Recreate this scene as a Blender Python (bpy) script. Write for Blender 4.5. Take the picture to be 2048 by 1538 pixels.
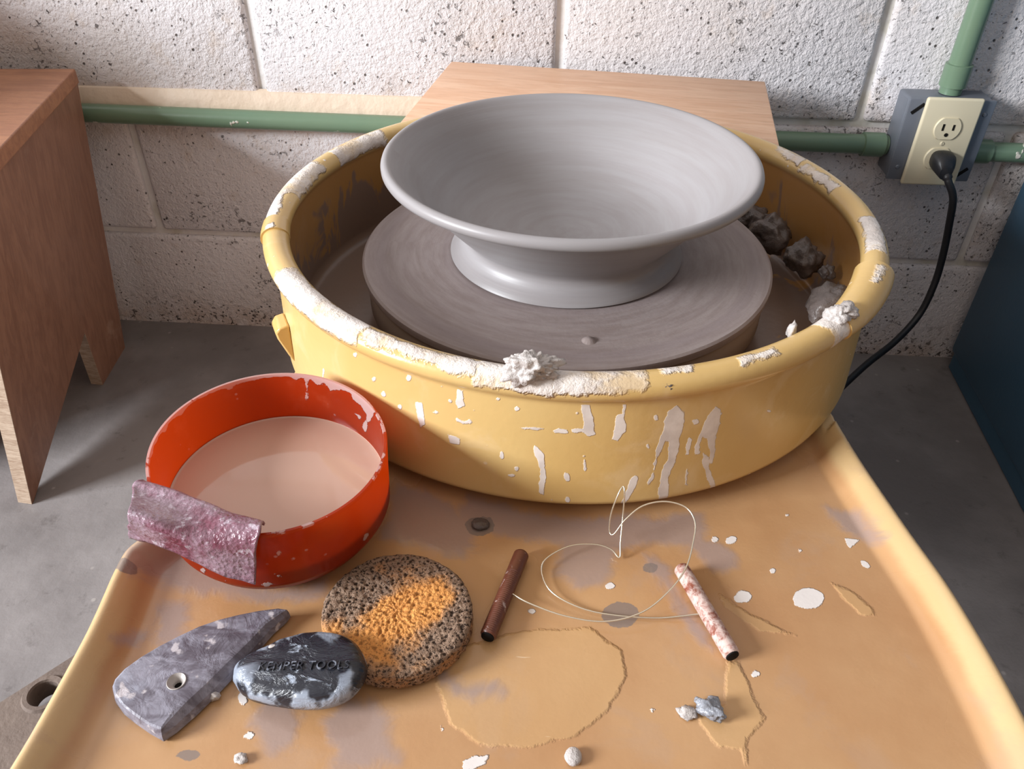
import bpy, bmesh, math, random
import numpy as np
from mathutils import Vector, Matrix, noise as mnoise
random.seed(4); np.random.seed(4)
for o in list(bpy.data.objects): bpy.data.objects.remove(o)
scene = bpy.context.scene
COL = scene.collection
PI = math.pi

# ------------------------------------------------------------------ camera
CAM = np.array([-0.0079, -0.5747, 0.3745]); PITCH, YAW, ROLL, FPX = 0.6601, -0.0592, 0.0123, 1586.87
cp, sp, cy, sy = math.cos(PITCH), math.sin(PITCH), math.cos(YAW), math.sin(YAW)
FW = np.array([sy*cp, cy*cp, -sp]); R0 = np.array([cy, -sy, 0.0]); U0 = np.cross(R0, FW)
RT = math.cos(ROLL)*R0 + math.sin(ROLL)*U0; UP = -math.sin(ROLL)*R0 + math.cos(ROLL)*U0
cd = bpy.data.cameras.new('camera'); cam = bpy.data.objects.new('camera', cd); COL.objects.link(cam)
cd.sensor_width = 36; cd.lens = FPX/2048*36; cd.clip_start = .01
cam.matrix_world = Matrix(((RT[0], UP[0], -FW[0], CAM[0]), (RT[1], UP[1], -FW[1], CAM[1]), (RT[2], UP[2], -FW[2], CAM[2]), (0, 0, 0, 1)))
scene.camera = cam

# ------------------------------------------------------------------ light
w = bpy.data.worlds.new('world'); scene.world = w; w.use_nodes = True
w.node_tree.nodes['Background'].inputs[0].default_value = (1.0, .90, .83, 1)
w.node_tree.nodes['Background'].inputs[1].default_value = .78
def area(name, loc, target, sx, sz, power, col):
    l = bpy.data.lights.new(name, 'AREA'); l.shape = 'RECTANGLE'; l.size = sx; l.size_y = sz; l.energy = power; l.color = col
    o = bpy.data.objects.new(name, l); COL.objects.link(o); o.location = loc
    o.rotation_euler = (Vector(target)-Vector(loc)).to_track_quat('-Z', 'Y').to_euler(); return o
area('window_daylight', (-2.72, -1.30, 1.12), (0, 0, .05), .95, .85, 200, (.93, .96, 1.0))
vs = scene.view_settings; vs.view_transform = 'Standard'; vs.look = 'None'; vs.gamma = 1; vs.use_curve_mapping = False; vs.exposure = 0.0

# ------------------------------------------------------------------ measured levels (metres, deck top at z = 0)
WALL, FLOOR, BED, PIPE = .511, -.371, -.203, -.0119
def ray(px, py):
    d = FW + (px-1024)/FPX*RT - (py-769)/FPX*UP; return d
def at(px, py, z):
    d = ray(px, py); return CAM + d*((z-CAM[2])/d[2])
def aty(px, py, y):
    d = ray(px, py); return CAM + d*((y-CAM[1])/d[1])
def cyl(px, py, R, c=(0, 0), far=False):
    d = ray(px, py); o = CAM[:2]-np.array(c); a = d[:2]@d[:2]; b = 2*o@d[:2]; k = o@o-R*R
    q = max(b*b-4*a*k, 0)**.5; t = (-b+(q if far else -q))/(2*a); return CAM+d*t

# ------------------------------------------------------------------ object helpers
def link(name, me, mat=None, parent=None):
    o = bpy.data.objects.new(name, me); COL.objects.link(o)
    if mat is not None and me is not None and not me.materials: me.materials.append(mat)
    if parent is not None: o.parent = parent
    return o
def smooth(me, ang=None):
    me.polygons.foreach_set('use_smooth', [True]*len(me.polygons)); me.update()
    if ang is not None:
        bm = bmesh.new(); bm.from_mesh(me)
        for e in bm.edges:
            if len(e.link_faces) == 2 and e.calc_face_angle(0) > ang: e.smooth = False
        bm.to_mesh(me); bm.free()
def bmobj(name, bm, mat, parent=None, sm=.6, recalc=True):
    if recalc: bmesh.ops.recalc_face_normals(bm, faces=bm.faces)
    me = bpy.data.meshes.new(name); bm.to_mesh(me); bm.free()
    if sm is not None: smooth(me, sm)
    return link(name, me, mat, parent)
def pyobj(name, v, f, mat, parent=None, sm=.8):
    me = bpy.data.meshes.new(name); me.from_pydata([tuple(map(float, p)) for p in v], [], f); me.update()
    bm = bmesh.new(); bm.from_mesh(me); bmesh.ops.recalc_face_normals(bm, faces=bm.faces); bm.to_mesh(me); bm.free()
    if sm is not None: smooth(me, sm)
    return link(name, me, mat, parent)
def thing(name, label, cat, loc=(0, 0, 0), group=None):
    o = bpy.data.objects.new(name, None); COL.objects.link(o); o.location = loc; o.empty_display_size = .02
    bpy.context.view_layer.update()
    return tag(o, label, cat, group)
def tag(o, label=None, cat=None, group=None, kind=None):
    if label: o['label'] = label
    if cat: o['category'] = cat
    if group: o['group'] = group
    if kind: o['kind'] = kind
    return o
def adopt(o, parent):
    bpy.context.view_layer.update(); mw = o.matrix_world.copy(); o.parent = parent; o.matrix_parent_inverse = parent.matrix_world.inverted(); return o
def box(bm, x0, x1, y0, y1, z0, z1, bev=0, seg=2):
    r = bmesh.ops.create_cube(bm, size=1); vv = r['verts']
    for v in vv: v.co = Vector(((x0+x1)/2+v.co.x*(x1-x0), (y0+y1)/2+v.co.y*(y1-y0), (z0+z1)/2+v.co.z*(z1-z0)))
    if bev:
        es = list({e for v in vv for e in v.link_edges}); bmesh.ops.bevel(bm, geom=es, offset=bev, segments=seg, profile=.5, affect='EDGES')
def lathe(prof, n=96, closed=False, a0=0, a1=2*PI, warp=None):
    full = abs(a1-a0-2*PI) < 1e-6; cols = n if full else n+1; v = []; f = []
    for i in range(cols):
        a = a0+(a1-a0)*i/n
        for r, z in prof:
            k = warp(a, z) if warp else 1
            v.append((r*k*math.cos(a), r*k*math.sin(a), z))
    m = len(prof)
    for i in range(n):
        j = (i+1) % cols
        for k in range(m if closed else m-1):
            l = (k+1) % m; f.append((i*m+k, j*m+k, j*m+l, i*m+l))
    if not full and closed:
        f.append(tuple(range(m))); f.append(tuple(n*m+k for k in range(m-1, -1, -1)))
    return v, f
def tube(pts, r, n=10, cap=True):
    pts = [Vector(p) for p in pts]; v = []; f = []; rs = r if isinstance(r, (list, tuple)) else [r]*len(pts)
    t0 = (pts[1]-pts[0]).normalized(); nrm = t0.orthogonal().normalized()
    for i, p in enumerate(pts):
        t = (pts[min(i+1, len(pts)-1)]-pts[max(i-1, 0)]).normalized()
        nrm = (nrm-t*nrm.dot(t)).normalized(); b = t.cross(nrm)
        for k in range(n):
            a = 2*PI*k/n; v.append(p+(nrm*math.cos(a)+b*math.sin(a))*rs[i])
    for i in range(len(pts)-1):
        for k in range(n):
            l = (k+1) % n; f.append((i*n+k, i*n+l, (i+1)*n+l, (i+1)*n+k))
    if cap:
        f.append(tuple(range(n-1, -1, -1))); f.append(tuple((len(pts)-1)*n+k for k in range(n)))
    return v, f
def spline(P, m=8):
    P = [Vector(p) for p in P]; P = [P[0]*2-P[1]]+P+[P[-1]*2-P[-2]]; out = []
    for i in range(1, len(P)-2):
        for k in range(m):
            t = k/m; a, b, c, d = P[i-1:i+3]
            out.append(.5*((2*b)+(c-a)*t+(2*a-5*b+4*c-d)*t*t+(3*b-a-3*c+d)*t**3))
    out.append(P[-2]); return out
def attr(o, name, val):
    a = o.data.attributes.new(name, 'FLOAT', 'POINT'); a.data.foreach_set('value', np.asarray(val, dtype=np.float32).ravel())
def polysd(P, poly):                                      # signed distance to a polygon, positive inside
    P = np.asarray(P, float); poly = np.asarray(poly, float); n = len(poly); d = np.full(len(P), 1e9); ins = np.zeros(len(P), bool)
    for i in range(n):
        a, b = poly[i], poly[(i+1) % n]; e = b-a; L = max(e@e, 1e-12); q = P-a
        t = np.clip((q@e)/L, 0, 1); d = np.minimum(d, ((q-t[:, None]*e)**2).sum(1))
        c = ((a[1] <= P[:, 1]) & (b[1] > P[:, 1])) | ((b[1] <= P[:, 1]) & (a[1] > P[:, 1]))
        with np.errstate(divide='ignore', invalid='ignore'):
            xs = a[0]+(P[:, 1]-a[1])/(e[1] if e[1] else 1e-12)*e[0]
        ins ^= c & (P[:, 0] < xs)
    d = np.sqrt(d); return np.where(ins, d, -d)
def fieldmax(P, polys):
    out = np.full(len(P), -.02); P = np.asarray(P, float)
    for pl in polys:
        pl = np.asarray(pl); lo, hi = pl.min(0)-.02, pl.max(0)+.02
        m = ((P > lo) & (P < hi)).all(1)
        if m.any(): out[m] = np.maximum(out[m], polysd(P[m], pl))
    return np.clip(out, -.02, .02)
def ell(cx, cy, rx, ry=None, n=14, rot=0):
    ry = ry or rx*.7; c, s = math.cos(rot), math.sin(rot)
    return [(cx+rx*math.cos(2*PI*i/n)*c-ry*math.sin(2*PI*i/n)*s, cy+rx*math.cos(2*PI*i/n)*s+ry*math.sin(2*PI*i/n)*c) for i in range(n)]

# ------------------------------------------------------------------ material helpers
def lin(c):
    return tuple((x/255/12.92 if x/255 <= .04045 else ((x/255+.055)/1.055)**2.4) for x in c)+(1,)
class M:
    def __init__(s, name, col=(128, 128, 128), rough=.5, spec=.5, metal=0):
        s.m = bpy.data.materials.new(name); s.m.use_nodes = True; s.t = s.m.node_tree; s.b = s.t.nodes['Principled BSDF']
        s.b.inputs['Base Color'].default_value = lin(col); s.b.inputs['Roughness'].default_value = rough
        s.b.inputs['Specular IOR Level'].default_value = spec; s.b.inputs['Metallic'].default_value = metal
        s.tc = s.t.nodes.new('ShaderNodeTexCoord'); s.co = s.tc.outputs['Object']; s.nrm = None
    def n(s, t, **k):
        x = s.t.nodes.new(t)
        for a, b in k.items(): setattr(x, a, b)
        return x
    def set(s, sock, v):
        if isinstance(v, bpy.types.NodeSocket): s.t.links.new(v, sock)
        else: sock.default_value = v
    def map(s, scale=(1, 1, 1), rot=(0, 0, 0), loc=(0, 0, 0)):
        x = s.n('ShaderNodeMapping'); s.set(x.inputs[0], s.co); x.inputs['Scale'].default_value = scale; x.inputs['Rotation'].default_value = rot; x.inputs['Location'].default_value = loc; return x.outputs[0]
    def noise(s, scale, detail=3, rough=.5, dist=0, co=None):
        x = s.n('ShaderNodeTexNoise'); s.set(x.inputs['Vector'], co or s.co); x.inputs['Scale'].default_value = scale
        x.inputs['Detail'].default_value = detail; x.inputs['Roughness'].default_value = rough; x.inputs['Distortion'].default_value = dist; return x.outputs['Fac']
    def voro(s, scale, co=None, feature='F1', out='Distance', rnd=1):
        x = s.n('ShaderNodeTexVoronoi', feature=feature); s.set(x.inputs['Vector'], co or s.co); x.inputs['Scale'].default_value = scale; x.inputs['Randomness'].default_value = rnd; return x.outputs[out]
    def attr(s, name):
        return s.n('ShaderNodeAttribute', attribute_name=name).outputs['Fac']
    def math(s, op, a, b=0.0, c=0.0, clamp=False):
        x = s.n('ShaderNodeMath', operation=op, use_clamp=clamp); s.set(x.inputs[0], a); s.set(x.inputs[1], b); s.set(x.inputs[2], c); return x.outputs[0]
    def ramp(s, v, a, b, lo=0.0, hi=1.0):
        x = s.n('ShaderNodeMapRange', interpolation_type='SMOOTHSTEP'); s.set(x.inputs[0], v)
        for i, q in enumerate((a, b, lo, hi)): s.set(x.inputs[i+1], q)
        return x.outputs[0]
    def mix(s, f, a, b):
        x = s.n('ShaderNodeMix', data_type='RGBA'); s.set(x.inputs[0], f)
        s.set(x.inputs[6], lin(a) if isinstance(a, tuple) else a); s.set(x.inputs[7], lin(b) if isinstance(b, tuple) else b); return x.outputs[2]
    def xyz(s, co=None):
        x = s.n('ShaderNodeSeparateXYZ'); s.set(x.inputs[0], co or s.co); return x.outputs
    def color(s, v): s.set(s.b.inputs['Base Color'], v); return s
    def rough(s, v): s.set(s.b.inputs['Roughness'], v); return s
    def bump(s, h, dist=.001, strength=1.0):
        x = s.n('ShaderNodeBump'); x.inputs['Strength'].default_value = strength; x.inputs['Distance'].default_value = dist; s.set(x.inputs['Height'], h)
        if s.nrm is not None: s.set(x.inputs['Normal'], s.nrm)
        s.nrm = x.outputs[0]; s.set(s.b.inputs['Normal'], s.nrm); return s

# ---- painted block wall
m = M('white_block_paint', (222, 218, 220), .62, .4); m.co = m.n('ShaderNodeNewGeometry').outputs['Position']
wz = m.xyz()[2]; low = m.ramp(wz, -.29, -.37); nearp = m.math('MULTIPLY', m.ramp(wz, .07, .0), m.ramp(wz, -.08, -.02))
big = m.noise(3, 3); pit = m.math('MULTIPLY', m.ramp(m.voro(110), .24, .12), m.ramp(m.noise(16, 4, .65), .50, .60))
pit2 = m.math('MULTIPLY', m.ramp(m.noise(210, 3, .6, .6), .64, .68), m.ramp(m.noise(9, 3), .42, .58))
pit3 = m.math('MULTIPLY', m.ramp(m.noise(120, 4, .65, .5), .58, .63), m.math('MAXIMUM', low, m.math('MULTIPLY', m.ramp(m.noise(11, 3), .52, .62), .8)))
pits = m.math('MAXIMUM', m.math('MAXIMUM', pit, pit2), pit3)
c = m.mix(m.ramp(big, .35, .7), (222, 219, 222), (208, 202, 200))
c = m.mix(m.math('MULTIPLY', m.ramp(m.noise(26, 4, .65), .56, .75), .45), c, (196, 178, 160))
c = m.mix(m.math('MULTIPLY', m.math('ADD', m.math('MULTIPLY', low, .5), m.math('MULTIPLY', nearp, .35)), m.ramp(m.noise(22, 4, .6), .35, .65)), c, (178, 150, 126))
m.color(m.mix(m.math('MULTIPLY', pits, .9), c, (60, 50, 46)))
m.bump(m.noise(110, 4, .6), .0045, .7).bump(m.noise(300, 3, .6), .0018, .8).bump(m.math('SUBTRACT', 1.0, pits), .002, .8)
WALLM = m.m
m = M('white_mortar_paint', (222, 220, 218), .6, .4)
m.color(m.mix(m.ramp(m.noise(18, 3), .45, .7), (226, 224, 222), (204, 200, 186))); m.bump(m.noise(60, 3), .004, .6); MORTAR = m.m
m = M('stained_paint_ledge', (222, 205, 185), .6, .4)
m.color(m.mix(m.noise(12, 3), (226, 212, 194), (206, 184, 160))); m.bump(m.noise(70, 3), .003, .6); LEDGE = m.m
m = M('brown_workshop_wall', (150, 132, 120), .7, .3); m.color(m.mix(m.noise(4, 3), (156, 138, 124), (136, 120, 108))); ROOMW = m.m
# ---- concrete
m = M('concrete_floor', (122, 116, 114), .58, .4)
c = m.mix(m.ramp(m.noise(4, 5, .6), .35, .68), (112, 107, 106), (140, 135, 134))
c = m.mix(m.math('MULTIPLY', m.ramp(m.noise(30, 5, .7), .58, .72), .5), c, (82, 76, 74))
m.color(m.mix(m.math('MULTIPLY', m.ramp(m.voro(28), .1, .04), .5), c, (176, 170, 165)))
m.bump(m.noise(18, 5, .65), .004, .5).rough(m.ramp(m.noise(7, 3), .3, .7, .45, .7)); CONC = m.m
# ---- green conduit paint
m = M('green_gloss_paint', (112, 150, 122), .28, .5)
k = m.ramp(m.noise(22, 4, .7), .66, .70)
c = m.mix(m.noise(9, 3), (114, 132, 108), (98, 128, 106))
m.color(m.mix(k, c, (214, 208, 196))).bump(k, .0008).bump(m.noise(60, 2), .001, .3); GREEN = m.m
# ---- wood
def wood(name, a, b, grain=(6, 60, 60), rough=.5, knots=True, dirt=None):
    m = M(name, a, rough, .35); co = m.map(scale=grain)
    g = m.noise(2.2, 4, .6, 1.4, co=co); c = m.mix(m.ramp(g, .3, .7), a, b)
    fine = m.noise(9, 4, .7, .3, co=co); c = m.mix(m.math('MULTIPLY', m.ramp(fine, .5, .75), .35), c, tuple(int(x*.78) for x in b))
    if dirt: c = m.mix(m.math('MULTIPLY', m.ramp(m.noise(7, 5, .7), .6, .72), .6), c, dirt)
    m.color(c).bump(fine, .0006, .4); return m.m
PINE = wood('pale_pine', (220, 182, 152), (206, 162, 130), (3.5, 26, 26))
PLY = wood('brown_stained_plywood', (152, 114, 94), (132, 96, 79), (30, 30, 5), .42, dirt=(176, 150, 132))
PLYTOP = wood('brown_stained_seat', (166, 118, 88), (146, 100, 76), (5, 30, 30), .42)
PLYEDGE = wood('raw_plywood_edge', (186, 166, 146), (150, 126, 106), (20, 20, 160), .7)
# ---- metals, plastics
m = M('grey_steel_box', (122, 128, 138), .45, .5, .35); m.color(m.mix(m.noise(20, 3), (128, 134, 144), (104, 108, 116))); STEEL = m.m
m = M('ivory_plastic', (214, 204, 176), .38, .5); m.color(m.mix(m.noise(14, 2), (218, 209, 182), (206, 194, 164))); IVORY = m.m
m = M('black_slot', (18, 16, 15), .8, .2); SLOT = m.m
m = M('black_cord_rubber', (30, 30, 33), .42, .5); m.bump(m.noise(200, 2), .0004, .4); CORD = m.m
m = M('teal_cabinet_paint', (36, 66, 84), .42, .45); m.color(m.mix(m.noise(5, 3), (58, 98, 124), (48, 82, 104))); m.bump(m.noise(160, 2), .0005, .3); TEAL = m.m
m = M('cast_pedal_paint', (118, 104, 96), .7, .3); m.color(m.mix(m.noise(22, 4, .6), (128, 114, 104), (96, 84, 78))).bump(m.noise(170, 3), .0015, .7); PEDAL = m.m
m = M('dark_steel', (70, 66, 62), .5, .5, .6); m.bump(m.noise(90, 2), .0005, .3); DARKST = m.m
# ---- yellow deck with slip
SL = (200, 190, 184)
m = M('tan_plastic_deck', (206, 158, 98), .3, .5)
base = m.mix(m.ramp(m.noise(9, 4, .6), .3, .72), (190, 150, 108), (178, 134, 92))
jit = m.math('MULTIPLY', m.math('SUBTRACT', m.noise(90, 4, .65), .5), .006)
jl = m.math('MULTIPLY', m.math('SUBTRACT', m.noise(40, 4, .65, .5), .5), .022)
def hard(n, w=.0004, j=jit): return m.ramp(m.math('ADD', m.attr(n), j), -w, w)
pud = hard('puddle', .0004); flm = m.ramp(m.math('ADD', m.attr('film'), jl), -.004, .005); spt = hard('spot', .0003); dry = hard('dry', .0003)
base = m.mix(m.ramp(m.math('ADD', m.xyz()[2], m.math('MULTIPLY', m.math('SUBTRACT', m.noise(30, 4, .6), .5), .006)), .003, .009), base, (200, 170, 124))
gray = m.math('MULTIPLY', m.ramp(m.noise(16, 5, .65, .4), .54, .66), .30)
c = m.mix(gray, base, (176, 146, 122))
c = m.mix(m.math('MULTIPLY', pud, .40), c, (206, 168, 116))
c = m.mix(m.math('MULTIPLY', flm, .74), c, (156, 138, 134))
c = m.mix(m.math('MULTIPLY', spt, .85), c, (128, 116, 110))
scr = m.ramp(m.noise(30, 3, .5, .2, co=m.map(scale=(1, 9, 1), rot=(0, 0, .9))), .735, .76)
c = m.mix(m.math('MULTIPLY', scr, .5), c, (226, 206, 176))
m.color(m.mix(dry, c, (226, 220, 216)))
m.rough(m.math('ADD', m.ramp(m.noise(11, 3), .3, .7, .16, .34), m.math('MULTIPLY', flm, -.06)))
m.bump(m.ramp(m.math('ADD', m.attr('puddle'), jit), -.0012, .0012), .0007, .9).bump(dry, .0006, 1).bump(m.noise(26, 3), .0014, .35).bump(m.noise(420, 2), .0002, .25).bump(flm, .0003, .6); DECK = m.m
# ---- splash pan
def panmat(name, inner):
    m = M(name, (214, 172, 96), .27, .5)
    base = m.mix(m.ramp(m.noise(7, 3), .3, .7), (214, 184, 124), (204, 168, 104))
    jit = m.math('MULTIPLY', m.math('SUBTRACT', m.noise(110, 4, .65), .5), .005)
    jr = m.math('MULTIPLY', m.math('SUBTRACT', m.noise(55, 4, .7), .5), .016)
    s = m.ramp(m.math('ADD', m.attr('slip'), jit), -.0003, .0003)
    r = m.math('MULTIPLY', m.ramp(m.math('ADD', m.attr('smear'), jr), -.0015, .0015), m.ramp(m.noise(38, 5, .65), .30, .55, .35, 1.0))
    pale = m.math('MULTIPLY', m.ramp(m.noise(24, 4, .6, .6), .52, .68), .30)
    dots = m.math('MULTIPLY', m.ramp(m.voro(75), .12, .07), m.ramp(m.noise(20, 2), .52, .58))
    c = m.mix(pale, base, (224, 200, 160))
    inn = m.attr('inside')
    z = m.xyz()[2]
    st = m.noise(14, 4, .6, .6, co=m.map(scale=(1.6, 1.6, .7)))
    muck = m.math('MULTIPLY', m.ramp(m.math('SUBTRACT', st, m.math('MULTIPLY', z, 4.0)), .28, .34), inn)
    c = m.mix(m.math('MULTIPLY', inn, .75), c, (150, 98, 48))  # brown dirt film, deepened in colour to stand in for shade inside the pan
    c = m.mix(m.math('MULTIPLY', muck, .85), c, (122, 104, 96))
    white = m.mix(m.ramp(m.noise(60, 3), .35, .7), (232, 226, 222), (206, 198, 194))
    a = m.math('MAXIMUM', m.math('MAXIMUM', s, r), m.math('MULTIPLY', dots, m.math('SUBTRACT', 1.0, inn)))
    m.color(m.mix(m.math('MULTIPLY', a, .93), c, white))
    m.rough(m.math('ADD', .26, m.math('MULTIPLY', a, .22)))
    m.bump(a, .0004, .8).bump(m.noise(150, 3), .0006, .25).bump(m.math('MULTIPLY', r, m.noise(120, 4, .7)), .0022, .8); return m.m
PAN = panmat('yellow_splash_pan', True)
# ---- clays
m = M('thrown_grey_clay', (152, 146, 146), .40, .45)
x = m.xyz(); rad = m.math('SQRT', m.math('ADD', m.math('POWER', x[0], 2.0), m.math('POWER', x[1], 2.0)))
comb = m.n('ShaderNodeCombineXYZ'); m.set(comb.inputs[0], rad); m.set(comb.inputs[1], x[2]); rings = m.noise(330, 3, .6, co=comb.outputs[0]); wide = m.noise(60, 2, .5, co=comb.outputs[0])
ang = m.math('ARCTAN2', x[1], x[0]); comb2 = m.n('ShaderNodeCombineXYZ'); m.set(comb2.inputs[0], m.math('MULTIPLY', rad, 40.0)); m.set(comb2.inputs[1], m.math('MULTIPLY', x[2], 40.0)); m.set(comb2.inputs[2], m.math('MULTIPLY', ang, .35))
str_ = m.noise(3, 4, .6, co=comb2.outputs[0])
c = m.mix(m.ramp(str_, .3, .7), (151, 148, 149), (144, 139, 139)); m.color(m.mix(m.math('MULTIPLY', m.ramp(wide, .4, .7), .2), c, (150, 147, 150)))
m.bump(rings, .0004, .3).bump(wide, .0004, .12); POTM = m.m
m = M('clay_coated_bat', (140, 126, 122), .5, .4)
x = m.xyz(); rad = m.math('SQRT', m.math('ADD', m.math('POWER', x[0], 2.0), m.math('POWER', x[1], 2.0)))
comb = m.n('ShaderNodeCombineXYZ'); m.set(comb.inputs[0], rad); rings = m.noise(240, 4, .65, co=comb.outputs[0]); wide = m.noise(38, 2, .5, co=comb.outputs[0])
ang = m.math('ARCTAN2', x[1], x[0]); comb2 = m.n('ShaderNodeCombineXYZ'); m.set(comb2.inputs[0], m.math('MULTIPLY', rad, 60.0)); m.set(comb2.inputs[1], m.math('MULTIPLY', ang, 1.1)); str_ = m.noise(3, 5, .65, co=comb2.outputs[0])
c = m.mix(m.ramp(str_, .3, .7), (156, 144, 141), (140, 126, 122)); c = m.mix(m.math('MULTIPLY', m.ramp(wide, .42, .68), .5), c, (138, 125, 126))
m.color(c).bump(rings, .0005, .5).bump(m.noise(330, 3), .0004, .4); BATM = m.m
m = M('wheel_head_clay', (128, 112, 102), .55, .4); m.color(m.mix(m.noise(20, 3), (152, 136, 124), (128, 112, 100))).bump(m.noise(120, 3), .0005, .4); HEADM = m.m
def clay(name, a, b, rough, sc=60):
    m = M(name, a, rough, .5); m.color(m.mix(m.ramp(m.noise(sc, 4, .6), .3, .7), a, b)).bump(m.noise(sc*2.2, 4, .65), .003, .7); return m.m
CLAYL = clay('pale_wet_clay', (196, 190, 186), (168, 160, 156), .36)
CLAYD = clay('dark_wet_clay', (98, 88, 84), (72, 64, 60), .4, 45)
CLAYB = clay('blue_grey_clay', (150, 154, 162), (120, 122, 130), .25)
# ---- red bowl
m = M('orange_red_plastic', (214, 46, 12), .22, .5)
jit = m.math('MULTIPLY', m.math('SUBTRACT', m.noise(120, 4, .7), .5), .007)
s = m.ramp(m.math('ADD', m.attr('slip'), jit), -.0003, .0003)
drops = m.math('MULTIPLY', m.ramp(m.voro(120), .15, .08), m.ramp(m.noise(40, 2), .50, .58))
a = m.math('MAXIMUM', s, m.math('MULTIPLY', drops, .7))
haze = m.math('MULTIPLY', m.ramp(m.noise(34, 4, .65), .55, .72), m.math('ADD', .10, m.math('MULTIPLY', m.attr('inside'), .22)))
c = m.mix(haze, (162, 54, 20), (206, 118, 84)); col = m.mix(m.math('MULTIPLY', a, .9), c, (222, 208, 204)); m.color(col)
m.bump(a, .0007, 1).bump(m.noise(30, 2), .001, .2)
tr = m.n('ShaderNodeBsdfTranslucent'); tr.inputs[0].default_value = (.74, .20, .03, 1); ms = m.n('ShaderNodeMixShader'); ms.inputs[0].default_value = .55
m.t.links.new(m.b.outputs[0], ms.inputs[1]); m.t.links.new(tr.outputs[0], ms.inputs[2]); m.t.links.new(ms.outputs[0], m.t.nodes['Material Output'].inputs[0]); REDP = m.m
m = M('cloudy_slip_water', (196, 164, 146), .06, .5); m.color(m.mix(m.noise(12, 2), (200, 168, 150), (190, 156, 138))).bump(m.noise(30, 2), .0003, .3); WATER = m.m
# ---- purple rubber rib
m = M('purple_rubber_rib', (146, 96, 118), .3, .9)
c = m.mix(m.ramp(m.noise(46, 5, .7, .5), .35, .66), (112, 52, 72), (158, 132, 146)); c = m.mix(m.ramp(m.noise(190, 3, .6), .58, .70), c, (186, 170, 182))
m.color(c).rough(m.ramp(m.noise(60, 3), .3, .7, .16, .38)).bump(m.noise(230, 4, .65), .0014, .7).bump(m.voro(420), .0008, .5); PURP = m.m
# ---- wood rib, rubber tool
m = M('clay_smeared_rib', (128, 122, 130), .42, .5)
c = m.mix(m.ramp(m.noise(48, 5, .65, 1.2, co=m.map(rot=(0, 0, -.6), scale=(.7, 1.6, 1))), .36, .62), (92, 86, 96), (138, 136, 148))
c = m.mix(m.ramp(m.math('ADD', m.xyz()[0], m.math('MULTIPLY', m.noise(70, 4, .6), .05)), -.176, -.196), c, (156, 158, 172)); m.color(m.mix(m.ramp(m.noise(120, 3), .62, .7), c, (186, 180, 184)))
m.bump(m.noise(80, 4, .6, .8), .0022, .6).rough(m.ramp(m.noise(50, 2), .3, .7, .3, .55)); RIBM = m.m
m = M('pale_clay_hole', (206, 200, 194), .4, .5); m.bump(m.noise(150, 3), .001, .5); RIBH = m.m; m.color(m.mix(m.noise(90, 3), (196, 190, 184), (150, 144, 142)))
m = M('black_rubber_slip', (40, 42, 50), .26, .5)
f = m.noise(70, 5, .62, 2.0, co=m.map(rot=(0, 0, -.2), scale=(.6, 1.3, 1)))
k = m.math('MAXIMUM', m.ramp(f, .56, .66), m.math('MULTIPLY', m.ramp(m.attr('edge'), .45, 1.0), m.ramp(m.noise(70, 3), .47, .58)))
m.color(m.mix(m.math('MULTIPLY', k, .78), (36, 38, 46), (166, 176, 192))).bump(f, .0022, .7).bump(k, .0006, .7); BLKR = m.m
m = M('black_rubber_letters', (34, 36, 44), .3, .5); m.color(m.mix(m.ramp(m.noise(200, 3), .5, .62), (32, 34, 42), (120, 126, 138))); LETT = m.m
# ---- sponge
m = M('natural_orange_sponge', (216, 146, 78), .85, .2)
d = m.attr('dirt'); hole = m.attr('pore')
por = m.voro(520); fine = m.ramp(m.noise(650, 3, .6), .46, .40)
c = m.mix(m.noise(240, 4, .7), (232, 168, 96), (206, 136, 74)); g = m.mix(m.noise(300, 4, .7), (166, 140, 118), (106, 86, 74))
mask = m.ramp(m.math('ADD', d, m.math('MULTIPLY', m.math('SUBTRACT', m.noise(130, 4, .7), .5), .9)), .12, .85); c = m.mix(mask, c, g)
c = m.mix(m.math('MULTIPLY', m.math('MAXIMUM', m.ramp(hole, .45, .8), fine), m.math('ADD', .45, m.math('MULTIPLY', mask, .45))), c, (44, 32, 26))
m.color(c).bump(m.noise(520, 3, .6), .0018, .9); SPNG = m.m
# ---- wire cutter
m = M('dark_turned_handle', (104, 60, 44), .36, .5); co = m.map(scale=(1, 1, 1)); sl = m.ramp(m.noise(120, 4, .65, .5), .60, .68)
m.color(m.mix(m.math('MULTIPLY', sl, .75), m.mix(m.noise(60, 3), (112, 64, 46), (76, 42, 34)), (190, 172, 166))).bump(m.noise(200, 3), .0008, .4); HND1 = m.m
m = M('clay_dusted_handle', (168, 130, 116), .45, .4); sl = m.ramp(m.noise(150, 5, .75, .6), .34, .60)
m.color(m.mix(sl, m.mix(m.noise(60, 3), (150, 78, 52), (112, 58, 44)), (206, 184, 176))).bump(m.noise(240, 4), .001, .5); HND2 = m.m
m = M('brass_wire', (226, 218, 200), .26, .5, .85); WIRE = m.m

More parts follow.
